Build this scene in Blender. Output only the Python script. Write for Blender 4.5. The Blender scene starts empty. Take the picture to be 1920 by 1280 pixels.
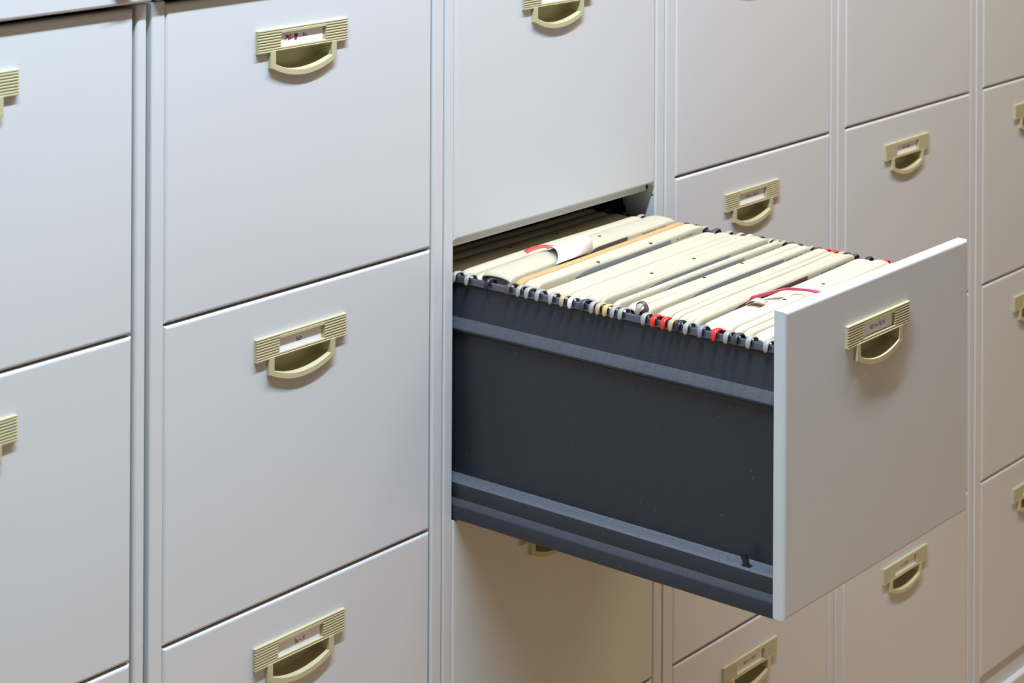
import bpy, bmesh, math, random
from mathutils import Vector, Matrix
random.seed(7)
S = bpy.context.scene
C = S.collection
R = random.random

# ------------------------------------------------------------------ helpers
def link(name, me, mats, parent=None, loc=(0, 0, 0)):
    o = bpy.data.objects.new(name, me)
    if mats is not None:
        for m in (mats if isinstance(mats, (list, tuple)) else [mats]):
            if m.name not in [x.name for x in me.materials if x]:
                me.materials.append(m)
    C.objects.link(o)
    o.parent = parent
    o.location = loc
    return o

def obj(name, bm, mats, parent=None, loc=(0, 0, 0), smooth=False):
    me = bpy.data.meshes.new(name)
    bm.normal_update()
    bm.to_mesh(me); bm.free()
    if smooth:
        for p in me.polygons: p.use_smooth = True
    return link(name, me, mats, parent, loc)

def empty(name, loc, parent=None):
    o = bpy.data.objects.new(name, None)
    o.empty_display_size = 0.05
    C.objects.link(o); o.location = loc; o.parent = parent
    return o

def tag(o, label=None, cat=None, group=None, kind=None):
    if label: o['label'] = label
    if cat: o['category'] = cat
    if group: o['group'] = group
    if kind: o['kind'] = kind
    return o

def box(bm, x0, x1, y0, y1, z0, z1, bev=0.0, seg=2, mi=0):
    vs = [bm.verts.new((x, y, z)) for x in (x0, x1) for y in (y0, y1) for z in (z0, z1)]
    a = lambda *i: bm.faces.new([vs[k] for k in i])
    fs = [a(0, 1, 3, 2), a(4, 6, 7, 5), a(0, 4, 5, 1), a(2, 3, 7, 6), a(0, 2, 6, 4), a(1, 5, 7, 3)]
    for f in fs: f.material_index = mi
    if bev > 0:
        es = list({e for f in fs for e in f.edges})
        r = bmesh.ops.bevel(bm, geom=es, offset=bev, segments=seg, affect='EDGES', profile=0.5)
        for f in r['faces']: f.material_index = mi
    return fs

def loft(bm, loops, close=True, cap0=False, cap1=False, mi=0, smooth=False):
    rows = [[bm.verts.new(p) for p in lp] for lp in loops]
    n = len(rows[0])
    for a, b in zip(rows, rows[1:]):
        for i in range(n if close else n - 1):
            j = (i + 1) % n
            f = bm.faces.new((a[i], a[j], b[j], b[i])); f.material_index = mi; f.smooth = smooth
    if cap0: f = bm.faces.new(rows[0][::-1]); f.material_index = mi
    if cap1: f = bm.faces.new(rows[-1]); f.material_index = mi
    return rows

def sweep(bm, path, w, t, wdir, n=8, mi=0):
    """rounded band swept along path; w = half width along wdir, t = half thickness"""
    path = [Vector(p) for p in path]; wd = Vector(wdir).normalized()
    loops = []
    for i, p in enumerate(path):
        d = (path[min(i + 1, len(path) - 1)] - path[max(i - 1, 0)]).normalized()
        nrm = d.cross(wd).normalized()
        ww = w(i) if callable(w) else w
        loops.append([p + wd * ww * math.cos(2 * math.pi * k / n) + nrm * t * math.sin(2 * math.pi * k / n) for k in range(n)])
    loft(bm, loops, True, True, True, mi, True)

def ribbon(bm, pts, half, mi=0, thick=0.0003):
    """thin closed band: pts centre line, half = half width vectors"""
    loops = []
    P = [Vector(p) for p in pts]; H = [Vector(h) for h in half]
    for i, p in enumerate(P):
        d = (P[min(i + 1, len(P) - 1)] - P[max(i - 1, 0)]).normalized()
        n = d.cross(H[i]).normalized() * thick
        loops.append([p - H[i] - n, p + H[i] - n, p + H[i] + n, p - H[i] + n])
    loft(bm, loops, True, True, True, mi, True)

def smoothpath(pts, sub=4):
    P = [Vector(p) for p in pts]; out = []
    for i in range(len(P) - 1):
        p0 = P[max(i - 1, 0)]; p1 = P[i]; p2 = P[i + 1]; p3 = P[min(i + 2, len(P) - 1)]
        for k in range(sub):
            t = k / sub
            out.append(0.5 * ((2 * p1) + (p2 - p0) * t + (2 * p0 - 5 * p1 + 4 * p2 - p3) * t * t + (3 * p1 - p0 - 3 * p2 + p3) * t ** 3))
    out.append(P[-1]); return out

# ------------------------------------------------------------------ materials
def srgb(r, g, b):
    f = lambda c: (c / 255 / 12.92) if c / 255 <= 0.04045 else ((c / 255 + 0.055) / 1.055) ** 2.4
    return (f(r), f(g), f(b), 1)

def mat(name, col, rough=0.5, metal=0.0, spec=0.5, nscale=None, namt=0.0, bscale=None, bamt=0.0, rnd=0.0, coat=0.0, vary=None):
    m = bpy.data.materials.new(name); m.use_nodes = True
    nt = m.node_tree; b = nt.nodes['Principled BSDF']
    b.inputs['Base Color'].default_value = col
    b.inputs['Roughness'].default_value = rough
    b.inputs['Metallic'].default_value = metal
    b.inputs['Specular IOR Level'].default_value = spec
    b.inputs['Coat Weight'].default_value = coat
    tc = nt.nodes.new('ShaderNodeTexCoord')
    if nscale:
        n = nt.nodes.new('ShaderNodeTexNoise'); n.inputs['Scale'].default_value = nscale; n.inputs['Detail'].default_value = 4
        nt.links.new(tc.outputs['Object'], n.inputs['Vector'])
        hs = nt.nodes.new('ShaderNodeHueSaturation'); hs.inputs['Color'].default_value = col
        mr = nt.nodes.new('ShaderNodeMapRange')
        mr.inputs['From Min'].default_value = 0.3; mr.inputs['From Max'].default_value = 0.7
        mr.inputs['To Min'].default_value = 1 - namt; mr.inputs['To Max'].default_value = 1 + namt
        nt.links.new(n.outputs['Fac'], mr.inputs['Value'])
        if rnd > 0:
            oi = nt.nodes.new('ShaderNodeObjectInfo')
            m2 = nt.nodes.new('ShaderNodeMapRange'); m2.inputs['To Min'].default_value = 1 - rnd; m2.inputs['To Max'].default_value = 1 + rnd
            nt.links.new(oi.outputs['Random'], m2.inputs['Value'])
            mm = nt.nodes.new('ShaderNodeMath'); mm.operation = 'MULTIPLY'
            nt.links.new(mr.outputs[0], mm.inputs[0]); nt.links.new(m2.outputs[0], mm.inputs[1])
            nt.links.new(mm.outputs[0], hs.inputs['Value'])
        else:
            nt.links.new(mr.outputs[0], hs.inputs['Value'])
        nt.links.new(hs.outputs[0], b.inputs['Base Color'])
    if bscale:
        n = nt.nodes.new('ShaderNodeTexNoise'); n.inputs['Scale'].default_value = bscale; n.inputs['Detail'].default_value = 2
        nt.links.new(tc.outputs['Object'], n.inputs['Vector'])
        bp = nt.nodes.new('ShaderNodeBump'); bp.inputs['Strength'].default_value = bamt; bp.inputs['Distance'].default_value = 0.001
        nt.links.new(n.outputs['Fac'], bp.inputs['Height']); nt.links.new(bp.outputs[0], b.inputs['Normal'])
    return m

M = {}
M['enamel'] = mat('light_grey_enamel', (0.60, 0.605, 0.61, 1), 0.36, spec=0.5, nscale=3, namt=0.012, bscale=260, bamt=0.02)
M['liner'] = mat('interior_dark', (0.045, 0.048, 0.058, 1), 0.5, nscale=5, namt=0.1)
M['jamb'] = mat('jamb_steel', (0.50, 0.51, 0.50, 1), 0.4, nscale=6, namt=0.03)
M['runner'] = mat('runner_steel', (0.10, 0.11, 0.09, 1), 0.45, metal=0.3, nscale=9, namt=0.08)
M['plastic'] = mat('beige_plastic', (0.50, 0.455, 0.275, 1), 0.38, nscale=25, namt=0.03)
M['paper'] = mat('white_card', srgb(236, 234, 240), 0.7, nscale=60, namt=0.02)
M['ink'] = mat('black_ink', (0.03, 0.03, 0.035, 1), 0.7, nscale=40, namt=0.1)
M['redink'] = mat('red_ink', (0.36, 0.02, 0.05, 1), 0.7, nscale=40, namt=0.1)
M['tub'] = mat('charcoal_blue_enamel', (0.023, 0.0255, 0.035, 1), 0.42, nscale=4, namt=0.05, bscale=500, bamt=0.03)
M['black'] = mat('black_plastic_and_hole_dark', (0.012, 0.012, 0.014, 1), 0.4, nscale=30, namt=0.1)  # catch plastic, also paints the dark of eyelet holes and jamb slots
M['rail'] = mat('rail_steel', (0.16, 0.16, 0.21, 1), 0.22, metal=0.75, nscale=20, namt=0.05)
M['cream'] = mat('cream_manila_card', (0.47, 0.43, 0.315, 1), 0.75, nscale=14, namt=0.04, rnd=0.07, bscale=90, bamt=0.15)
M['pinkish'] = mat('pale_pinkish_card', (0.50, 0.435, 0.345, 1), 0.75, nscale=14, namt=0.03, rnd=0.02, bscale=90, bamt=0.15)
M['khaki'] = mat('shade_lifted_manila_card', (0.70, 0.62, 0.40, 1), 0.75, nscale=14, namt=0.05, rnd=0.03, bscale=90, bamt=0.15)  # manila copy for the shaded folders, tone raised in place of missing light
M['ochre'] = mat('ochre_card', (0.46, 0.29, 0.12, 1), 0.7, nscale=18, namt=0.06)
M['sheet'] = mat('paper_sheets', srgb(232, 230, 220), 0.8, nscale=200, namt=0.1)
M['strip'] = mat('grey_index_strip', (0.22, 0.235, 0.24, 1), 0.35, nscale=18, namt=0.03)
M['stripc'] = mat('dark_index_strip', srgb(120, 118, 116), 0.4, nscale=18, namt=0.03)
M['pencil'] = mat('faded_ink', srgb(120, 112, 110), 0.7, nscale=18, namt=0.1)
M['stripd'] = mat('taupe_index_strip', (0.11, 0.09, 0.08, 1), 0.4, nscale=18, namt=0.03)
M['stripb'] = mat('brown_index_strip', (0.11, 0.055, 0.042, 1), 0.5, nscale=18, namt=0.05)
M['taggy'] = mat('tag_paper', (0.66, 0.62, 0.60, 1), 0.6, nscale=18, namt=0.01)
M['pink'] = mat('pink_tape', srgb(226, 90, 128), 0.6, nscale=30, namt=0.05)
M['redtape'] = mat('red_tape', srgb(196, 70, 70), 0.6, nscale=30, namt=0.05)
M['chrome'] = mat('lock_chrome', (0.62, 0.62, 0.60, 1), 0.25, metal=1.0, nscale=30, namt=0.03)
HK = {'grey': srgb(154, 152, 143), 'tan': srgb(178, 158, 120), 'gold': srgb(206, 174, 112), 'white': srgb(214, 212, 216),
      'black': srgb(38, 36, 46), 'dark': srgb(64, 62, 76), 'red': srgb(226, 48, 36), 'brown': srgb(92, 74, 78), 'blue': srgb(120, 124, 140)}
for k, v in HK.items(): M['hk_' + k] = mat(k + '_hook_plastic', v, 0.35, nscale=60, namt=0.04)

# dusty version of the tub enamel: dust specks lie on upward faces
def dusty(m):
    nt = m.node_tree; b = nt.nodes['Principled BSDF']
    src = b.inputs['Base Color'].links[0].from_socket
    g = nt.nodes.new('ShaderNodeNewGeometry'); sx = nt.nodes.new('ShaderNodeSeparateXYZ')
    nt.links.new(g.outputs['Normal'], sx.inputs[0])
    up = nt.nodes.new('ShaderNodeMapRange'); up.inputs['From Min'].default_value = 0.22; up.inputs['From Max'].default_value = 0.85
    nt.links.new(sx.outputs['Z'], up.inputs['Value'])
    tc = nt.nodes.new('ShaderNodeTexCoord')
    n = nt.nodes.new('ShaderNodeTexNoise'); n.inputs['Scale'].default_value = 900; n.inputs['Detail'].default_value = 3
    nt.links.new(tc.outputs['Object'], n.inputs['Vector'])
    th = nt.nodes.new('ShaderNodeMapRange'); th.inputs['From Min'].default_value = 0.35; th.inputs['From Max'].default_value = 0.75
    th.inputs['To Min'].default_value = 0.35; th.inputs['To Max'].default_value = 0.95
    nt.links.new(n.outputs['Fac'], th.inputs['Value'])
    mu = nt.nodes.new('ShaderNodeMath'); mu.operation = 'MULTIPLY'
    nt.links.new(up.outputs[0], mu.inputs[0]); nt.links.new(th.outputs[0], mu.inputs[1])
    # sparse specks anywhere
    v = nt.nodes.new('ShaderNodeTexNoise'); v.inputs['Scale'].default_value = 420; v.inputs['Detail'].default_value = 0
    nt.links.new(tc.outputs['Object'], v.inputs['Vector'])
    vt = nt.nodes.new('ShaderNodeMapRange'); vt.inputs['From Min'].default_value = 0.835; vt.inputs['From Max'].default_value = 0.87; vt.inputs['To Max'].default_value = 0.7
    nt.links.new(v.outputs['Fac'], vt.inputs['Value'])
    mx0 = nt.nodes.new('ShaderNodeMath'); mx0.operation = 'MAXIMUM'
    nt.links.new(mu.outputs[0], mx0.inputs[0]); nt.links.new(vt.outputs[0], mx0.inputs[1])
    mix = nt.nodes.new('ShaderNodeMix'); mix.data_type = 'RGBA'
    mix.inputs['B'].default_value = (0.165, 0.165, 0.185, 1)
    nt.links.new(src, mix.inputs['A']); nt.links.new(mx0.outputs[0], mix.inputs['Factor'])
    nt.links.new(mix.outputs['Result'], b.inputs['Base Color'])
dusty(M['tub'])

# scuffed enamel for the open drawer front
def scuffed():
    m = M['enamel'].copy(); m.name = 'scuffed_grey_enamel'
    nt = m.node_tree; b = nt.nodes['Principled BSDF']; src = b.inputs['Base Color'].links[0].from_socket
    tc = nt.nodes.new('ShaderNodeTexCoord'); mp = nt.nodes.new('ShaderNodeMapping')
    mp.inputs['Rotation'].default_value = (0, math.radians(-12), 0); mp.inputs['Scale'].default_value = (60, 1, 420)
    nt.links.new(tc.outputs['Object'], mp.inputs['Vector'])
    n = nt.nodes.new('ShaderNodeTexNoise'); n.inputs['Scale'].default_value = 1; n.inputs['Detail'].default_value = 3
    nt.links.new(mp.outputs[0], n.inputs['Vector'])
    th = nt.nodes.new('ShaderNodeMapRange'); th.inputs['From Min'].default_value = 0.56; th.inputs['From Max'].default_value = 0.66; th.inputs['To Max'].default_value = 0.55
    nt.links.new(n.outputs['Fac'], th.inputs['Value'])
    # soft ellipse where the scuffs are (drawer-local x, z)
    sp = nt.nodes.new('ShaderNodeSeparateXYZ'); nt.links.new(tc.outputs['Object'], sp.inputs[0])
    def lin(sock, c, s):
        a = nt.nodes.new('ShaderNodeMath'); a.operation = 'SUBTRACT'; nt.links.new(sock, a.inputs[0]); a.inputs[1].default_value = c
        d = nt.nodes.new('ShaderNodeMath'); d.operation = 'DIVIDE'; nt.links.new(a.outputs[0], d.inputs[0]); d.inputs[1].default_value = s
        p = nt.nodes.new('ShaderNodeMath'); p.operation = 'POWER'; nt.links.new(d.outputs[0], p.inputs[0]); p.inputs[1].default_value = 2
        return p.outputs[0]
    ad = nt.nodes.new('ShaderNodeMath'); ad.operation = 'ADD'
    nt.links.new(lin(sp.outputs['X'], 0.165, 0.045), ad.inputs[0]); nt.links.new(lin(sp.outputs['Z'], -0.102, 0.012), ad.inputs[1])
    fm = nt.nodes.new('ShaderNodeMapRange'); fm.inputs['From Min'].default_value = 0.4; fm.inputs['From Max'].default_value = 1.0
    fm.inputs['To Min'].default_value = 1; fm.inputs['To Max'].default_value = 0
    nt.links.new(ad.outputs[0], fm.inputs['Value'])
    mu = nt.nodes.new('ShaderNodeMath'); mu.operation = 'MULTIPLY'
    nt.links.new(th.outputs[0], mu.inputs[0]); nt.links.new(fm.outputs[0], mu.inputs[1])
    mix = nt.nodes.new('ShaderNodeMix'); mix.data_type = 'RGBA'; mix.inputs['B'].default_value = (0.85, 0.84, 0.83, 1)
    nt.links.new(src, mix.inputs['A']); nt.links.new(mu.outputs[0], mix.inputs['Factor'])
    nt.links.new(mix.outputs['Result'], b.inputs['Base Color'])
    return m
M['scuffed'] = scuffed()

# ------------------------------------------------------------------ dimensions
Z1, H = 0.9835, 0.3045
OV, HF, TH = 0.0028, 0.3006, 0.0133       # top gap, front height, front thickness
ZTOP = [Z1 + H - OV - k * H for k in range(4)]   # top of each drawer front
OPEN = 0.4243
PZ = -0.0385                                # handle plate top below the drawer top

# ------------------------------------------------------------------ handle
def d_outline(a, zt, zc, zb, n=18):
    """D shape: down the left side, arc along the bottom, up the right side (x,z)"""
    s = zc - zb; r = (a * a + s * s) / (2 * s); cz = zb + r
    th = math.asin(min(1, a / r))
    pts = [(-a, zt), (-a, (zt + zc) / 2)]
    for i in range(n + 1):
        t = -th + 2 * th * i / n
        pts.append((r * math.sin(t), cz - r * math.cos(t)))
    pts += [(a, (zt + zc) / 2), (a, zt)]
    return pts

def handle_mesh():
    bm = bmesh.new()
    W2, PH, D = 0.0645, 0.0230, 0.0038
    wx, wz0, wz1 = 0.0322, -0.0050, -0.0188
    box(bm, -wx, wx, -D, 0, wz0, -0.0021, 0.0003, 1)
    box(bm, -W2, W2, -D, 0, -0.0018, 0, 0.0005, 2)
    box(bm, -wx, wx, -D + 0.0005, 0, wz0 + 0.0005, -0.0010)
    box(bm, -wx, wx, -D, 0, -0.0206, wz1, 0.0003, 1)
    box(bm, -W2, W2, -D, 0, -PH, -0.0210, 0.0005, 2)
    box(bm, -wx, wx, -D + 0.0006, 0, -PH + 0.0010, wz1 - 0.0005)
    for s in (-1, 1):
        x0, x1 = (-W2 + 0.0002, -wx) if s < 0 else (wx, W2 - 0.0002)
        box(bm, x0, x1, -D + 0.0013, 0, -PH + 0.001, -0.001)
        n = 7
        hz = (0.0210 - 0.0018) / n
        for k in range(n):
            zt = -0.0018 - k * hz
            box(bm, x0, x1, -D, -D + 0.0016, zt - hz + 0.0004, zt - 0.0004, 0.0005, 2)
    # window floor
    box(bm, -wx - 0.001, wx + 0.001, -0.0003, 0, wz1 - 0.001, wz0 + 0.001)
    # grip: D ring standing proud and the moulded cup behind it
    zt = -PH + 0.0015
    def lp(a, zc, zb, y, z_t=zt):
        return [(x, y, z) for x, z in d_outline(a, z_t, zc, zb)]
    loops = [lp(0.0472, -0.0385, -0.0505, 0.0), lp(0.0472, -0.0385, -0.0505, -0.0036), lp(0.0470, -0.0384, -0.0502, -0.0042),
             lp(0.0464, -0.0380, -0.0496, -0.0045), lp(0.0406, -0.0354, -0.0446, -0.0045), lp(0.0402, -0.0352, -0.0442, -0.0043),
             lp(0.0400, -0.0351, -0.0440, -0.0038), lp(0.0400, -0.0350, -0.0438, 0.0130), lp(0.0390, -0.0345, -0.0430, 0.0170),
             lp(0.0370, -0.0335, -0.0415, 0.0180)]
    loft(bm, loops, True, False, True, 0, False)
    # roof of the cup
    box(bm, -0.0400, 0.0400, -0.0030, 0.0178, -PH + 0.0002, -PH + 0.0024)
    bmesh.ops.recalc_face_normals(bm, faces=bm.faces)
    me = bpy.data.meshes.new('handle'); bm.to_mesh(me); bm.free()
    me.materials.append(M['plastic'])
    return me
HANDLE = handle_mesh()

def card_mesh(text, size=0.0046, red=False, off=(0, 0), w=0.0318, h=0.0132, shear=0.0):
    me = bpy.data.meshes.new('label_card')
    bm = bmesh.new()
    box(bm, -w, w - 0.0022, -0.0006, -0.0003, -0.0186, -0.0052)
    me.materials.append(M['paper']); me.materials.append(M['ink']); me.materials.append(M['redink'])
    def add_text(t, cx, cz, sz, mi):
        cu = bpy.data.curves.new('t', 'FONT'); cu.body = t; cu.size = sz; cu.align_x = 'CENTER'; cu.align_y = 'CENTER'
        cu.extrude = 0.00004; cu.resolution_u = 4; cu.offset = 0.00008
        to = bpy.data.objects.new('t', cu); tm = to.to_mesh()
        base = len(bm.verts)
        vs = [bm.verts.new((v.co.x + cx, -0.00065 - v.co.z * 0.5, v.co.y + cz)) for v in tm.vertices]
        for p in tm.polygons:
            try:
                f = bm.faces.new([vs[i] for i in p.vertices]); f.material_index = mi
            except ValueError: pass
        to.to_mesh_clear(); bpy.data.objects.remove(to); bpy.data.curves.remove(cu)
    if red:
        add_text('Ro', -0.0195, -0.0105, 0.0058, 1)
        add_text('-', -0.0035, -0.0115, 0.0050, 1)
        add_text('Ru', 0.0040, -0.0105, 0.0054, 1)
        for (x0, z0, x1, z1, w_) in [(-0.0250, -0.0130, -0.0150, -0.0085, 0.0005), (-0.0240, -0.0085, -0.0165, -0.0135, 0.0004), (-0.0205, -0.0135, -0.0130, -0.0120, 0.0004),
                                    (-0.0105, -0.0090, -0.0085, -0.0150, 0.0006)]:
            ribbon(bm, [(x0, -0.0008, z0), ((x0 + x1) / 2, -0.0008, (z0 + z1) / 2 + 0.0006), (x1, -0.0008, z1)], [(0.0001, 0, w_)] * 3, 2, 0.00003)
        ps = [(-0.0090 + 0.0024 * math.cos(a) * (1 + 0.25 * math.sin(3 * a)), -0.00082, -0.0104 + 0.0026 * math.sin(a) * (1 + 0.2 * math.cos(2 * a))) for a in [i * math.pi / 8 for i in range(16)]]
        loft(bm, [ps, [(x, y - 0.00005, z) for x, y, z in ps]], True, False, True, 1)
        ps = [(-0.0092 + 0.0022 * math.cos(a), -0.00090, -0.0120 + 0.0022 * math.sin(a)) for a in [i * math.pi / 6 for i in range(12)]]
        loft(bm, [ps, [(x, y - 0.00005, z) for x, y, z in ps]], True, False, True, 2)
    elif text:
        add_text(text, off[0], -0.0118 + off[1], size, 1)
    bmesh.ops.recalc_face_normals(bm, faces=bm.faces)
    bm.to_mesh(me); bm.free()
    return me

# ------------------------------------------------------------------ drawer front (origin = its top left front corner)
def front_mesh(w, hx, lip=True):
    HF = 0.3024 if lip else 0.3006
    bm = bmesh.new()
    b = 0.0034
    nseg = 5
    def ring(ins, y):
        return [(ins, y, -ins), (w - ins, y, -ins), (w - ins, y, -HF + ins), (ins, y, -HF + ins)]
    rings = []
    for k in range(nseg + 1):
        a = math.pi / 2 * k / nseg
        rings.append(ring(b * (1 - math.sin(a)), b * (1 - math.cos(a))))
    # rings[0]: ins=b,y=0 (front face edge) ... rings[-1]: ins=0,y=b
    rings.append(ring(0, TH - 0.0006)); rings.append(ring(0.0006, TH))
    rows = loft(bm, rings, True, False, False, 0)
    # front face with the D hole for the handle cup
    for yy, row in ((0.0, rows[0]), (TH, rows[-1])):
      hole = [(hx + x * 0.97, yy, PZ + (z if z > -0.03 else z * 0.985)) for x, z in d_outline(0.0440, -0.0180, -0.0372, -0.0480)]
      hv = [bm.verts.new(p) for p in hole]
      he = [bm.edges.new((hv[i], hv[(i + 1) % len(hv)])) for i in range(len(hv))]
      oe = [bm.edges.get((row[i], row[(i + 1) % 4])) for i in range(4)]
      bmesh.ops.triangle_fill(bm, use_beauty=True, use_dissolve=False, edges=he + oe)
    if lip:   # folded steel return under the front
        box(bm, 0.0015, w - 0.0010, TH - 0.0006, TH + 0.0030, -HF - 0.0108, -HF + 0.0040, 0.0012, 2)
    for f in bm.faces: f.smooth = False
    bmesh.ops.recalc_face_normals(bm, faces=bm.faces)
    me = bpy.data.meshes.new('drawer'); bm.to_mesh(me); bm.free()
    return me

# ------------------------------------------------------------------ drawer box profile (left wall, x measured from opening edge)
WALLP = [(0.0150, 0.9330), (0.0165, 0.9310), (0.0128, 0.8985), (0.0124, 0.8965), (0.0062, 0.8880), (0.0052, 0.8860), (0.0056, 0.8838),
         (0.0115, 0.8800), (0.0125, 0.8780), (0.0190, 0.7225), (0.0175, 0.7212), (0.0075, 0.7192), (0.0048, 0.7170), (0.0040, 0.7140),
         (0.0050, 0.7020), (0.0052, 0.7005), (0.0018, 0.6945), (0.0010, 0.6925), (0.0012, 0.6800), (0.0030, 0.6780), (0.0200, 0.6775)]

def make_open_drawer_parts(front, w):
    """sub-parts in front-local coordinates (origin = front's top left front corner)"""
    ox, oz = 0.0, ZTOP[1]
    y0, y1 = TH + 0.0002, 0.585
    def rel(x, y, z): return (x, y, z - oz)
    bm = bmesh.new()
    prof = [(x, z) for x, z in WALLP]
    prof_r = [(w - x, z) for x, z in reversed(prof)]
    full = prof + prof_r
    ys = [y0 + (y1 - y0) * k / 24 for k in range(25)]
    loft(bm, [[rel(x, y, z) for x, z in full] for y in ys], False, False, False, 0, False)
    # back and inner front sheets
    for yy in (y0 + 0.0060, y1 - 0.001):
        box(bm, 0.0172, w - 0.0172, yy, yy + 0.001, 0.6785 - oz, 0.931 - oz)
    me = bpy.data.meshes.new('drawer_box'); bmesh.ops.recalc_face_normals(bm, faces=bm.faces); bm.to_mesh(me); bm.free()
    for p in me.polygons: p.use_smooth = True
    tub = link('drawer_box', me, [M['tub']], front)
    tub['label'] = 'dark blue grey steel drawer box with pressed ribs'
    sol = tub.modifiers.new('sol', 'SOLIDIFY'); sol.thickness = 0.0008; sol.offset = -1
    ed = tub.modifiers.new('es', 'EDGE_SPLIT'); ed.split_angle = math.radians(24)
    for s in (0, 1):
        bm = bmesh.new()
        xa, xb = 0.0122, 0.0162
        if s: xa, xb = w - xb, w - xa
        box(bm, xa, xb, y0, y1, 0.9335 - oz, 0.9417 - oz, 0.0017, 4)
        r = obj('hanging_rail', bm, M['rail'], front, smooth=False)
        r['label'] = 'steel rail the folder hooks ride on'
    # small black catch on the ledge
    bm = bmesh.new()
    cy = OPEN - 0.3755
    box(bm, 0.0070, 0.0125, cy - 0.0050, cy + 0.0045, 0.7192 - oz, 0.7203 - oz)
    sec = lambda z, dx, dy, hw: [rel(0.0085 + dx - 0.001, cy - hw + dy, z), rel(0.0118 + dx - 0.001, cy - hw + dy, z), rel(0.0118 + dx - 0.001, cy + hw + dy, z), rel(0.0085 + dx - 0.001, cy + hw + dy, z)]
    loft(bm, [sec(0.7180, 0, 0, 0.0022), sec(0.7230, -0.0005, 0.0008, 0.0028), sec(0.7300, -0.0025, 0.0020, 0.0036), sec(0.7322, -0.0030, 0.0022, 0.0030)], True, True, True)
    obj('catch', bm, M['black'], front)

# ------------------------------------------------------------------ cabinets
CAB = [  # x of drawer left edge, drawer width, handle centre, left outer, right outer
    dict(g=0.0048, x=-0.4200, w=0.3800, h=0.1812, l=-0.4400, r=-0.0222),
    dict(g=0.0040, x=0.0000, w=0.3815, h=0.1817, l=-0.0175, r=0.4040),
    dict(x=0.4200, w=0.3805, h=0.1815, l=0.4050, r=0.8225),
    dict(x=0.8450, w=0.3740, h=0.1738, l=0.8235, r=1.2390),
    dict(x=1.2610, w=0.3730, h=0.1735, l=1.2400, r=1.6560),
    dict(x=1.6785, w=0.3740, h=0.1700, l=1.6570, r=2.0740),
]
CABL = ['grey filing cabinet cropped by the left photo edge, round lock above its drawers',
        'grey filing cabinet whose middle card reads Sch, left of the open drawer',
        'grey filing cabinet with one drawer pulled open full of folders',
        'grey filing cabinet just right of the open one, upper handle visible above the folders',
        'grey filing cabinet second from the right photo edge, behind the open drawer corner',
        'grey filing cabinet cropped by the right photo edge']
TEXT = {(1, 1): ('Sch', 0.0062, (-0.002, -0.0002)), (1, 2): ('Sa \u2013 V', 0.0058, (0.001, -0.0005)), (2, 1): ('42/14\u201375/14', 0.0060, (0.0, 0.0)),
        (3, 1): ('18/14 \u2013 34/13', 0.0054, (0.001, 0.0002)), (3, 3): ('80/10 \u2013 10/15', 0.0054, (0.001, 0.0002)),
        (4, 1): ('97 \u2013 42/7', 0.0054, (0, 0)), (4, 3): ('11 \u2013 20/9', 0.0054, (0, 0)), (3, 0): ('', 0, (0, 0))}

def build_body(c, n):
    root = empty('filing_cabinet', (c['x'], 0, 0))
    tag(root, CABL[n], 'filing cabinet', 'filing cabinets standing side by side in a row')
    x = c['x']; w = c['w']
    xl, xr = c['l'] - x, c['r'] - x
    bm = bmesh.new()
    ZP = 1.2888
    back = 0.60
    # corner posts (box sections) at both sides of the drawers
    box(bm, xl, -0.0006, 0.0004, 0.046, 0.03, ZP, 0.0016, 3)
    box(bm, w + c.get('g', 0.0030), xr, 0.0012, 0.046, 0.03, ZP, 0.0030, 4)
    # sides, top, bottom, back sheets
    box(bm, xl, xl + 0.0015, 0.046, back, 0.03, 1.345, 0)
    box(bm, xr - 0.0015, xr, 0.046, back, 0.03, 1.345, 0)
    box(bm, xl, xr, back - 0.0015, back, 0.03, 1.345, 0)
    # cornice over the drawers
    box(bm, xl, xr, -0.0074, 0.05, 1.2908, 1.347, 0.003, 3)
    box(bm, xl, xr, 0.05, back, 1.3455, 1.347)
    # plinth
    box(bm, xl, xr, 0.004, 0.05, 0.034, ZTOP[3] - HF - 0.0035, 0.0015, 2)
    box(bm, xl, xr, -0.006, 0.06, 0.0, 0.034, 0.003, 3)
    box(bm, xl, xr, 0.06, back, 0.0, 0.0345)
    bmesh.ops.recalc_face_normals(bm, faces=bm.faces)
    obj('cabinet_body', bm, M['enamel'], root)
    # dark sheets behind the posts, added to keep the interior black
    bm = bmesh.new()
    box(bm, xl + 0.002, xl + 0.0115, 0.047, back - 0.01, 0.05, 1.28)
    box(bm, xr - 0.0115, xr - 0.002, 0.047, back - 0.01, 0.05, 1.28)
    box(bm, xl + 0.012, xr - 0.012, back - 0.012, back - 0.004, 0.05, 1.28)
    obj('lining', bm, M['liner'], root)['label'] = 'dark sheets added to blacken the cabinet interior'
    # round lock in the cornice, right end
    bm = bmesh.new()
    lx, lz = w - 0.0195, 1.3085
    cir = lambda r, y: [(lx + r * math.cos(a), y, lz + r * math.sin(a)) for a in [2 * math.pi * k / 28 for k in range(28)]]
    loft(bm, [cir(0.0125, -0.0076), cir(0.0125, -0.0102), cir(0.0112, -0.0104), cir(0.0095, -0.0104), cir(0.0088, -0.0092), cir(0.0086, -0.0078)], True, False, True, 0, True)
    box(bm, lx - 0.0008, lx + 0.0008, -0.0084, -0.0072, lz - 0.005, lz + 0.005)
    bmesh.ops.recalc_face_normals(bm, faces=bm.faces)
    obj('lock', bm, M['chrome'], root)['label'] = 'round metal lock'
    return root

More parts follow.
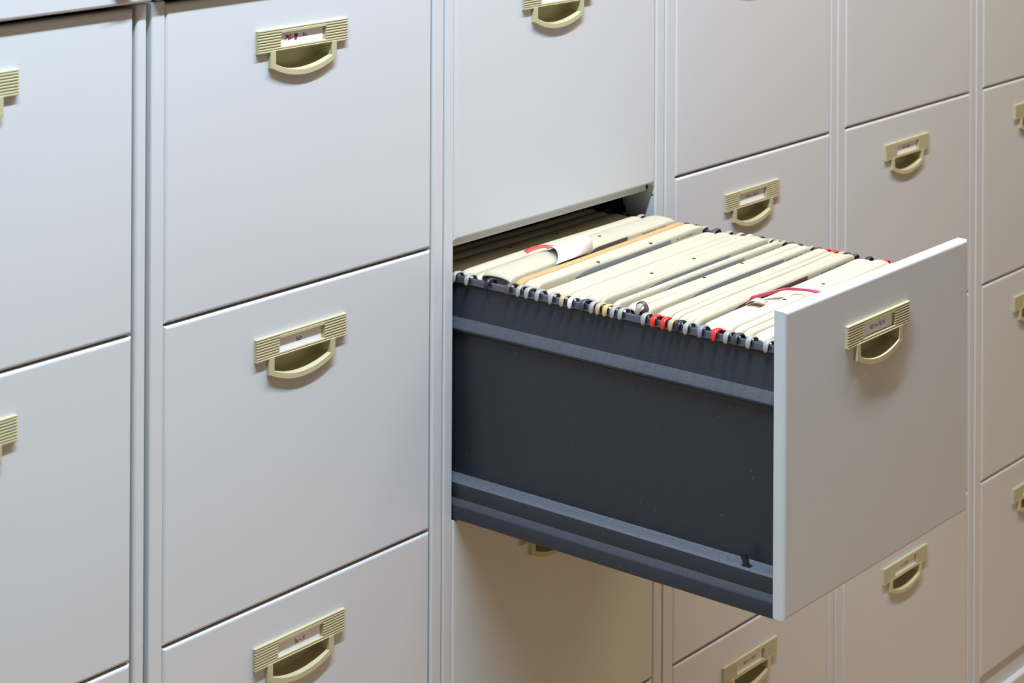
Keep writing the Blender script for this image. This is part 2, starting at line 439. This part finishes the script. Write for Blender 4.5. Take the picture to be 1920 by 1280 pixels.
def build_cabinet(c, n):
    root = build_body(c, n)
    fm = front_mesh(c['w'], c['h'])
    for k in range(4):
        op = (n == 2 and k == 1)
        me = fm
        hx = c['h']
        if op:
            hx = 0.1785; me = front_mesh(c['w'], hx, False)
        y = -OPEN if op else 0.0
        d = link('drawer', me, None, root, (0, y, ZTOP[k]))
        if not me.materials: me.materials.append(M['scuffed'] if op else M['enamel'])
        h = bpy.data.objects.new('handle', HANDLE); C.objects.link(h); h.parent = d; h.location = (hx, 0, PZ)
        h['label'] = 'beige plastic handle with ribbed card holder and cupped grip'
        t, sz, off = TEXT.get((n, k), ('', 0.005, (0, 0)))
        cm = card_mesh(t, sz, (n, k) == (1, 0), off)
        cd = bpy.data.objects.new('label_card', cm); C.objects.link(cd); cd.parent = d; cd.location = (hx, 0, PZ)
        cd['label'] = 'white paper card' + (' reading ' + t.replace('\u2013', '-') if t else ' with a red scribble' if (n, k) == (1, 0) else '')
        if op:
            d['label'] = 'grey drawer pulled out'
            make_open_drawer_parts(d, c['w'])
        else:
            pass
    return root

roots = [build_cabinet(c, n) for n, c in enumerate(CAB)]

# extra inside the open bay: jamb face and runner of the third cabinet
c2 = CAB[2]
bm = bmesh.new()
xj = c2['w'] + 0.0022
box(bm, xj, xj + 0.0008, 0.003, 0.0455, Z1 - H + 0.005, Z1 - 0.004)
bm.faces.ensure_lookup_table()
for (y, z, sy, sz) in [(0.0125, 0.9735, 0.0010, 0.0030), (0.004, 0.9665, 0.0016, 0.0008)]:
    box(bm, xj - 0.0003, xj, y, y + sy * 2, z, z + sz * 2, 0, 1, 1)  # black plates stand in for the dark inside the punched slots
obj('door_jamb', bm, [M['jamb'], M['black']], roots[2])['label'] = 'punched inner face of the post beside the open drawer'
bm = bmesh.new()
sec = lambda z, a, b_: [(a - 0.42, 0.0490, z), (b_ - 0.42, 0.0490, z), (b_ - 0.42, 0.0510, z), (a - 0.42, 0.0510, z)]
loft(bm, [sec(0.9780, 0.8035, 0.8105), sec(0.9560, 0.8042, 0.8105), sec(0.9490, 0.8055, 0.8103), sec(0.9462, 0.8075, 0.8098)], True, True, True)
obj('stop_tongue', bm, M['hk_white'], roots[2])['label'] = 'small white plastic tongue inside the opening'
for xx in (0.0004, c2['w'] + 0.0006):
    bm = bmesh.new()
    box(bm, xx - 0.0006, xx + 0.0006, 0.047, 0.56, 0.684, 0.716, 0.0003, 1)
    obj('runner', bm, M['runner'], roots[2])['label'] = 'steel drawer runner'

# ------------------------------------------------------------------ hanging folders
X0, X1 = 0.4468, 0.7795
# (y left, y right, relative thickness, top z, hook left, hook right, card, strip)
F = [
    (0.0830, 0.0810, 0.0160, 0.9440, 'dark', 'dark', 'khaki', None),
    (0.0640, 0.0620, 0.0160, 0.9435, 'dark', 'dark', 'khaki', None),
    (0.0330, 0.0330, 0.0300, 0.9440, 'grey', 'dark', 'khaki', None),
    (0.0081, 0.0100, 0.0170, 0.9430, 'grey', 'grey', 'cream', None),
    (-0.0104, -0.0045, 0.0110, 0.9415, 'grey', 'grey', 'cream', None),
    (-0.0390, -0.0270, 0.0360, 0.9490, 'black', 'black', 'cream', 'stripd'),
    (-0.0685, -0.0565, 0.0100, 0.9450, 'brown', 'black', 'ochre', None),
    (-0.0830, -0.0715, 0.0180, 0.9455, 'grey', 'dark', 'cream', None),
    (-0.0945, -0.0830, 0.0090, 0.9452, 'grey', 'grey', 'cream', 'strip'),
    (-0.1089, -0.1010, 0.0190, 0.9400, 'grey', 'dark', 'cream', 'stripc'),
    (-0.1270, -0.1190, 0.0170, 0.9435, 'grey', 'grey', 'cream', None),
    (-0.1420, -0.1350, 0.0130, 0.9430, 'tan', 'tan', 'cream', None),
    (-0.1530, -0.1476, 0.0105, 0.9440, 'white', 'white', 'cream', None),
    (-0.1690, -0.1639, 0.0185, 0.9455, 'dark', 'black', 'cream', None),
    (-0.1816, -0.1770, 0.0090, 0.9450, 'grey', 'tan', 'cream', 'strip'),
    (-0.1895, -0.1860, 0.0070, 0.9390, 'tan', 'grey', 'cream', None),
    (-0.1989, -0.1945, 0.0110, 0.9445, 'gold', 'grey', 'cream', 'strip'),
    (-0.2085, -0.2050, 0.0080, 0.9385, 'grey', 'dark', 'cream', None),
    (-0.2185, -0.2160, 0.0130, 0.9450, 'grey', 'dark', 'cream', None),
    (-0.2370, -0.2320, 0.0160, 0.9455, 'grey', 'grey', 'cream', 'strip'),
    (-0.2480, -0.2415, 0.0070, 0.9390, 'grey', 'dark', 'cream', None),
    (-0.2600, -0.2530, 0.0170, 0.9450, 'red', 'red', 'cream', None),
    (-0.2728, -0.2640, 0.0085, 0.9440, 'red', 'red', 'cream', None),
    (-0.2820, -0.2725, 0.0080, 0.9430, 'tan', 'tan', 'cream', None),
    (-0.2905, -0.2800, 0.0085, 0.9445, 'black', 'black', 'cream', None),
    (-0.3005, -0.2900, 0.0110, 0.9455, 'grey', 'dark', 'cream', 'stripb'),
    (-0.3179, -0.3085, 0.0200, 0.9425, 'blue', 'black', 'pinkish', None),
    (-0.3346, -0.3300, 0.0180, 0.9450, 'red', 'red', 'pinkish', None),
    (-0.3490, -0.3460, 0.0120, 0.9445, 'grey', 'grey', 'pinkish', None),
    (-0.3600, -0.3580, 0.0110, 0.9430, 'dark', 'dark', 'cream', None),
    (-0.3755, -0.3740, 0.0170, 0.9425, 'grey', 'grey', 'pinkish', None),
    (-0.3960, -0.3950, 0.0180, 0.9415, 'grey', 'grey', 'cream', None),
]
def bounds():
    B = []
    n = len(F)
    def mid(a, b, wa, wb): return a - (a - b) * wa / (wa + wb)
    for i, f in enumerate(F):
        out = []
        for k in (0, 1):
            bk = mid(F[i - 1][k], f[k], F[i - 1][2], f[2]) if i else f[k] + f[2] / 2
            fr = mid(f[k], F[i + 1][k], f[2], F[i + 1][2]) if i < n - 1 else f[k] - f[2] / 2
            bk = min(bk, f[k] + f[2] * 0.62); fr = max(fr, f[k] - f[2] * 0.62)
            if f[7]: fr += 0.0012 if f[7] == 'stripc' else 0.0028
            out.append((bk - 0.0004, fr + 0.0004))
        B.append(out)
    return B
FB = bounds()
STRIPX = {5: (0.600, 0.674), 8: (0.518, 0.708), 9: (0.645, 0.683), 14: (0.529, 0.694), 16: (0.531, 0.695), 19: (0.5236, 0.7177), 25: (0.513, 0.6706)}
EYE = {2: [0.561, 0.6481], 5: [0.6437], 8: [0.5643, 0.6698], 13: [0.5601, 0.6431], 18: [0.586, 0.6618], 27: [0.5660, 0.646]}
ORD = ['first', 'second', 'third', 'fourth', 'fifth', 'sixth', 'seventh', 'eighth', 'ninth', 'tenth', 'eleventh', 'twelfth', 'thirteenth', 'fourteenth', 'fifteenth', 'sixteenth',
       'seventeenth', 'eighteenth', 'nineteenth', 'twentieth']
COLN = {'khaki': 'shaded tan', 'cream': 'cream', 'ochre': 'ochre', 'pinkish': 'pale pinkish cream'}
HKN = {'dark': 'dark grey', 'grey': 'light grey', 'black': 'black', 'tan': 'tan', 'gold': 'golden', 'white': 'white', 'red': 'red', 'brown': 'brown', 'blue': 'blue grey'}
LAB = {
    0: 'tan hanging folder deepest inside the drawer, in the shade of the closed drawer above',
    1: 'tan hanging folder in the shade, between the deepest folder and the wide shaded one',
    2: 'wide tan hanging folder in the shade, just behind the first brightly lit folder',
    3: 'cream hanging folder right in front of the three shaded ones, two eyelets in its top',
    4: 'narrow cream hanging folder just behind the thick one with the white paper tag',
    5: 'thick cream hanging folder with white paper tag and red tape',
    6: 'thin ochre brown hanging folder standing among the cream ones, black square end',
    7: 'thick cream hanging folder right in front of the ochre one',
    8: 'cream hanging folder with the long grey index strip nearest the ochre one',
    9: 'wide cream hanging folder with a short dark strip, in front of the long grey strip',
    10: 'cream hanging folder with light grey hook, right behind the tan hooked one',
    11: 'cream hanging folder with tan hooks, right behind the white hooked one',
    12: 'cream hanging folder with the only pair of white hooks',
    13: 'wide cream hanging folder with two eyelets, right in front of the white hooked one',
    14: 'cream hanging folder with grey index strip, second in front of the white hooked one',
    15: 'narrow low cream hanging folder with tan hook, right behind the golden hooked one',
    16: 'cream hanging folder with golden hook and a long grey index strip',
    17: 'narrow cream hanging folder with light grey hook, right in front of the golden hooked one',
    18: 'cream hanging folder with two eyelets, between golden hook and raised hook',
    19: 'cream hanging folder with raised light grey hook on black ring and long grey index strip',
    20: 'narrow cream hanging folder with light grey hook, right behind the first red hooked one',
    21: 'wide cream hanging folder, rearmost of the three with red hooks',
    22: 'narrow cream hanging folder, middle one of the three with red hooks',
    23: 'narrow cream hanging folder with tan hooks, right in front of two red hooked ones',
    24: 'narrow cream hanging folder with black hooks, between tan and light grey near hooks',
    25: 'cream hanging folder with a brown index strip across its face',
    26: 'wide pale pinkish hanging folder with blue grey near hook and black far hook',
    27: 'wide pale pinkish hanging folder with red hooks under the pink tape',
    28: 'pale pinkish hanging folder with grey hook, right in front of the foremost red hooked one',
    29: 'cream hanging folder with dark hook, third from the drawer front panel',
    30: 'pale pinkish hanging folder with light grey hook, second from the drawer front panel',
    31: 'cream hanging folder closest to the drawer front panel, half hidden behind it',
}

def hook_bm(side, y, fr=1.0):
    """C-shaped plastic clip over the rail; side -1 near (left) rail, +1 far rail"""
    bm = bmesh.new()
    xr = 0.4342 if side < 0 else c2['x'] + c2['w'] - 0.0142
    s = side
    pts = [(xr - s * 0.0112, y, 0.9330), (xr - s * 0.0106, y, 0.9385), (xr - s * 0.0080, y, 0.9428), (xr - s * 0.0030, y, 0.9443),
           (xr + s * 0.0028, y, 0.9440), (xr + s * 0.0054, y, 0.9402), (xr + s * 0.0056, y, 0.9345)]
    P = smoothpath(pts, 3); n = len(P)
    if side > 0: P = [Vector((p.x, p.y, p.z - 0.0002)) for p in P]
    sweep(bm, P, lambda i: 0.0030 if i < n - 3 else 0.0030 - 0.0006 * (i - n + 3), 0.0013, (0, 1, 0), 12)
    return bm

def folder(i, f):
    yl, yr, w, zt, hl, hr, card, strip = f
    root = empty('hanging_folder', ((X0 + X1) / 2, (yl + yr) / 2, 0.70))
    tag(root, LAB[i], 'folder', 'hanging folders in the open drawer')
    ox, oy, oz = root.location
    rr = random.Random(100 + i)
    ph = rr.random() * 6
    (bl, fl), (br, fr) = FB[i]
    def wob(x): t = (x - X0) / (X1 - X0); return 0.0007 * math.sin(4.2 * t + 0.5) * math.sin(math.pi * t)
    def yb(x): t = (x - X0) / (X1 - X0); return bl + (br - bl) * t + wob(x)
    def yf_(x): t = (x - X0) / (X1 - X0); return fl + (fr - fl) * t + wob(x)
    def ztf(x):
        t = (x - X0) / (X1 - X0)
        e = min(t, 1 - t) * (X1 - X0)
        drop = (0.0042 if t < 0.5 else 0.0024) * max(0, 1 - e / 0.013) ** 2.2
        return zt + (0.0010 + 0.0022 * t if i > 2 else 0) + 0.0005 * math.sin(ph * 2 + 6 * t) - drop
    cr_ = min(w * 0.48, 0.0048)
    def prof(x, ins, dz, zb):
        y0 = yb(x) - ins; y1 = yf_(x) + ins; c = (y0 + y1) / 2; hw = (y0 - y1) / 2
        zz = ztf(x) - dz
        pts = [(c - hw, zb), (c - hw, (zz + zb) / 2)]
        n = 12
        for k in range(n + 1):
            a = math.pi * k / n
            pts.append((c - hw * math.cos(a), zz - cr_ + cr_ * max(math.sin(a), 0) ** 0.8))
        pts += [(c + hw, (zz + zb) / 2), (c + hw, zb)]
        return [(x - ox, y - oy, z - oz) for y, z in pts]
    ns = 22
    bm = bmesh.new()
    xs = [X0 + (X1 - X0) * k / ns for k in range(ns + 1)]
    xs = sorted(xs + [X0 + 0.003, X0 + 0.006, X0 + 0.010, X1 - 0.003, X1 - 0.006, X1 - 0.010])
    outer = [prof(x, 0, 0, 0.700) for x in xs]
    inner = [prof(x, 0.0007, 0.0007, 0.7005) for x in xs]
    A = loft(bm, outer, False, False, False, 0, True)
    B = loft(bm, inner, False, False, False, 0, True)
    n = len(outer[0])
    for a, b in ((A[0], B[0]), (A[-1], B[-1])):
        for k in range(n - 1): bm.faces.new((a[k], a[k + 1], b[k + 1], b[k]))
    for k in (0, n - 1):
        for a, b in zip(range(len(xs) - 1), range(1, len(xs))):
            bm.faces.new((A[a][k], A[b][k], B[b][k], B[a][k]))
    # punched eyelets on the crest: black discs paint the dark of the holes
    for ex in EYE.get(i, []):
        cz = ztf(ex) + 0.00015; cy = (yb(ex) + yf_(ex)) / 2
        ps = [(ex - ox + 0.0026 * math.cos(a), cy - oy + 0.0021 * math.sin(a), cz - oz) for a in [k * math.pi / 6 for k in range(12)]]
        loft(bm, [[(x, y, z - 0.001) for x, y, z in ps], ps], True, False, True, 1)
    bmesh.ops.recalc_face_normals(bm, faces=bm.faces)
    obj('cover', bm, [M[card], M['black']], root)
    # sheets inside
    bm = bmesh.new()
    loops = []
    for x in [X0 + 0.012 + (X1 - X0 - 0.024) * k / 8 for k in range(9)]:
        a, b = yb(x) - 0.0013, yf_(x) + 0.0013
        if a - b < 0.001: a, b = (a + b) / 2 + 0.0005, (a + b) / 2 - 0.0005
        loops.append([(x - ox, b - oy, 0.712 - oz), (x - ox, a - oy, 0.712 - oz), (x - ox, a - oy, zt - 0.009 - oz), (x - ox, b - oy, zt - 0.009 - oz)])
    loft(bm, loops, True, True, True)
    obj('papers', bm, M['sheet'], root)['label'] = 'white sheets filed inside'
    for side, col, yy in ((-1, hl, yl), (1, hr, yr)):
        bm = hook_bm(side, yy)
        dz = 0.0065 if (i == 19 and side < 0) else 0
        dx = 0.0060 if dz else 0
        bmesh.ops.translate(bm, verts=bm.verts, vec=(-ox + dx, -oy, -oz + dz))
        h = obj('hook', bm, M['hk_' + col], root)
        h['label'] = HKN[col] + ' plastic hook'
    if i == 19:
        bm = bmesh.new()
        pts = [(0.4440, yl + 0.0010 + 0.0062 * math.cos(a), 0.9452 + 0.0078 * math.sin(a)) for a in [k * math.pi / 8 for k in range(-1, 10)]]
        sweep(bm, pts, 0.0030, 0.0009, (1, 0, 0), 8)
        bmesh.ops.translate(bm, verts=bm.verts, vec=(-ox, -oy, -oz))
        obj('clip_ring', bm, M['hk_brown'], root)['label'] = 'dark ring around the raised hook'
    if strip:
        xa, xb = STRIPX[i]
        bm = bmesh.new()
        loops = []
        for k in range(11):
            x = xa + (xb - xa) * k / 10
            yy = yf_(x) - oy
            top = ztf(x) - cr_ * (0.75 if strip != 'stripc' else 0.6) - (0.0035 if k == 0 else 0.0008 if k == 1 else 0)
            loops.append([(x - ox, yy - 0.0005, 0.905 - oz), (x - ox, yy - 0.0005, top - oz), (x - ox, yy + 0.0003, top - oz), (x - ox, yy + 0.0003, 0.905 - oz)])
        loft(bm, loops, True, True, True)
        bmesh.ops.recalc_face_normals(bm, faces=bm.faces)
        obj('index_strip', bm, M[strip], root)['label'] = {'strip': 'grey', 'stripc': 'dark grey', 'stripd': 'taupe', 'stripb': 'brown'}[strip] + ' index strip on the front face'
    # handwriting near the right end of the front face
    if i in (3, 5, 8, 13, 14, 16, 19, 25):
        bm = bmesh.new()
        xx = 0.722
        if i == 5: xx = 0.705
        if i == 25: xx = 0.700
        zb = zt + 0.0028 - cr_ - 0.0020
        while xx < 0.760:
            dx = 0.0010 + 0.0012 * rr.random(); dz = 0.0014 * (rr.random() - 0.35)
            yy = yf_(xx) - oy - 0.0001
            ribbon(bm, [(xx - ox, yy, zb - oz), (xx + dx * 0.5 - ox, yy, zb + 0.0008 + dz - oz), (xx + dx - ox, yy, zb - 0.0003 - oz)], [(0.00018, 0, 0.00015)] * 3, 0, 0.00004)
            xx += dx + (0.0030 if rr.random() < 0.3 else 0.0003)
        obj('handwriting', bm, M['pencil'], root)['label'] = 'faint dark handwriting on the front face'
    return root, None, ztf

froots = [folder(i, f) for i, f in enumerate(F)]

def relobj(name, bm, m, root, label):
    bmesh.ops.translate(bm, verts=bm.verts, vec=Vector((0, 0, 0.0022)) - Vector(root.location))
    o = obj(name, bm, m, root); o['label'] = label; return o

# white paper tag bent over the thick folder, with its red tape
r5 = froots[5][0]
bm = bmesh.new()
tp = smoothpath([(0.0, -0.0215, 0.9500), (0.0, -0.0300, 0.9545), (0.0, -0.0420, 0.9570), (0.0, -0.0520, 0.9545), (0.0, -0.0575, 0.9490), (0.0, -0.0590, 0.9455)], 5)
ribbon(bm, [(0.590 - 0.036 * k / len(tp), p.y - (0.0015 * k / len(tp)), p.z) for k, p in enumerate(tp)], [(0.0340, 0.0015, 0.0)] * len(tp), 0, 0.00035)
relobj('paper_tag', bm, M['taggy'], r5, 'blank white paper tag bent over the top')
bm = bmesh.new()
tp = smoothpath([(0.538, -0.0060, 0.9470), (0.545, -0.0110, 0.9505), (0.551, -0.0190, 0.9530), (0.556, -0.0290, 0.9535), (0.562, -0.0370, 0.9530)], 5)
ribbon(bm, tp, [(-0.0012, -0.0034, -0.0008)] * len(tp), 0, 0.0003)
relobj('tape', bm, M['redtape'], r5, 'red tape looping out from under the paper tag')
# pink tape on the pale folder
r27 = froots[27][0]
bm = bmesh.new()
tp = smoothpath([(0.5440, -0.3040, 0.9455), (0.5550, -0.3115, 0.9480), (0.5700, -0.3190, 0.9500), (0.5830, -0.3250, 0.9510), (0.5920, -0.3330, 0.9500), (0.5970, -0.3430, 0.9500), (0.5990, -0.3560, 0.9490), (0.598, -0.3640, 0.9465)], 4)
nb = len(tp)
ribbon(bm, tp, [(0.0006, -0.0014 - 0.0022 * math.sin(k / nb * math.pi), 0.0020 + 0.0006 * math.sin(k / nb * 6 + 0.8)) for k in range(nb)], 0, 0.0003)
relobj('tape', bm, M['pink'], r27, 'pink tape twisting over the top')
# torn curls of card
bm = bmesh.new()
pts = smoothpath([(0.534, -0.3090, 0.9440), (0.5355, -0.3130, 0.9475), (0.5380, -0.3190, 0.9475), (0.5410, -0.3250, 0.9450)], 3)
ribbon(bm, pts, [(0.0085 - 0.0003 * k, 0.0012, 0.0) for k in range(len(pts))], 0, 0.0003)
relobj('torn_flap', bm, M['pinkish'], froots[26][0], 'torn flap of card on the crest')

# ------------------------------------------------------------------ room
def struct(name, bm, m):
    o = obj(name, bm, m); o['kind'] = 'structure'; return o
def floor_mat():
    m = mat('brown_linoleum', (0.46, 0.27, 0.115, 1), 0.45, nscale=2.5, namt=0.15, bscale=60, bamt=0.05); return m
XL, XR, YF, YB, ZC = -3.2, 4.2, -2.9, 0.64, 2.75
bm = bmesh.new(); box(bm, XL, XR, YF, YB, -0.05, 0.0); struct('floor', bm, floor_mat())
wm = mat('cream_wall_paint', (0.42, 0.40, 0.37, 1), 0.8, nscale=2, namt=0.03)
bm = bmesh.new(); box(bm, XL, XR, YF, YB, ZC, ZC + 0.05); struct('ceiling', bm, mat('white_ceiling_paint', (0.75, 0.75, 0.75, 1), 0.85, nscale=2, namt=0.02))
bm = bmesh.new(); box(bm, XL - 0.05, XR + 0.05, YB, YB + 0.05, -0.05, ZC + 0.05); struct('wall_back', bm, wm)
bm = bmesh.new(); box(bm, XL - 0.05, XR + 0.05, YF - 0.05, YF, -0.05, ZC + 0.05); struct('wall_front', bm, wm)
bm = bmesh.new(); box(bm, XL - 0.05, XL, YF, YB, -0.05, ZC + 0.05); struct('wall_left', bm, wm)
bm = bmesh.new(); box(bm, XR, XR + 0.05, YF, YB, -0.05, ZC + 0.05); struct('wall_right', bm, wm)

# ------------------------------------------------------------------ lights: ceiling fluorescent panels
def lamp(name, loc, sx, sy, e, col):
    l = bpy.data.lights.new(name, 'AREA'); l.shape = 'RECTANGLE'; l.size = sx; l.size_y = sy; l.energy = e; l.color = col
    o = bpy.data.objects.new(name, l); C.objects.link(o); o.location = loc
    return o
LAMPS = [
    ((-0.35, -0.62, 2.72), 1.20, 0.05, 75.0, (0.625, 0.842, 1.0)),
    ((0.60, -0.58, 2.72), 0.60, 0.05, 28.3, (0.90, 0.78, 1.0)),
    ((1.90, -0.62, 2.72), 1.20, 0.05, 24.8, (1.0, 0.894, 0.54)),
]
for a_ in LAMPS: lamp('ceiling_lamp_light', *a_)

w = bpy.data.worlds.new('World'); S.world = w; w.use_nodes = True
w.node_tree.nodes['Background'].inputs[0].default_value = (0.9, 0.95, 1, 1)
w.node_tree.nodes['Background'].inputs[1].default_value = 0.0

# ------------------------------------------------------------------ camera
f_px, py, yaw, roll = 4051.24, -543.9, 0.889, 0.0049
fw = Vector((math.sin(yaw), math.cos(yaw), 0)); rt = Vector((math.cos(yaw), -math.sin(yaw), 0)); up = Vector((0, 0, 1))
cr = rt * math.cos(roll) + up * math.sin(roll); cu = up * math.cos(roll) - rt * math.sin(roll)
cam = bpy.data.cameras.new('camera'); co = bpy.data.objects.new('camera', cam); C.objects.link(co)
mtx = Matrix((cr, cu, -fw)).transposed().to_4x4(); mtx.translation = Vector((-1.38, -1.5391, 1.5651))
co.matrix_world = mtx
cam.sensor_fit = 'HORIZONTAL'; cam.sensor_width = 36; cam.lens = f_px / 1920 * 36
cam.shift_x = 0; cam.shift_y = (py - 640) / 1920
cam.clip_start = 0.05
cam.dof.use_dof = True; cam.dof.focus_distance = 2.28; cam.dof.aperture_fstop = 11
S.camera = co
S.view_settings.view_transform = 'Standard'; S.view_settings.look = 'None'
S.view_settings.gamma = 1; S.view_settings.use_curve_mapping = False
S.view_settings.exposure = 0.0
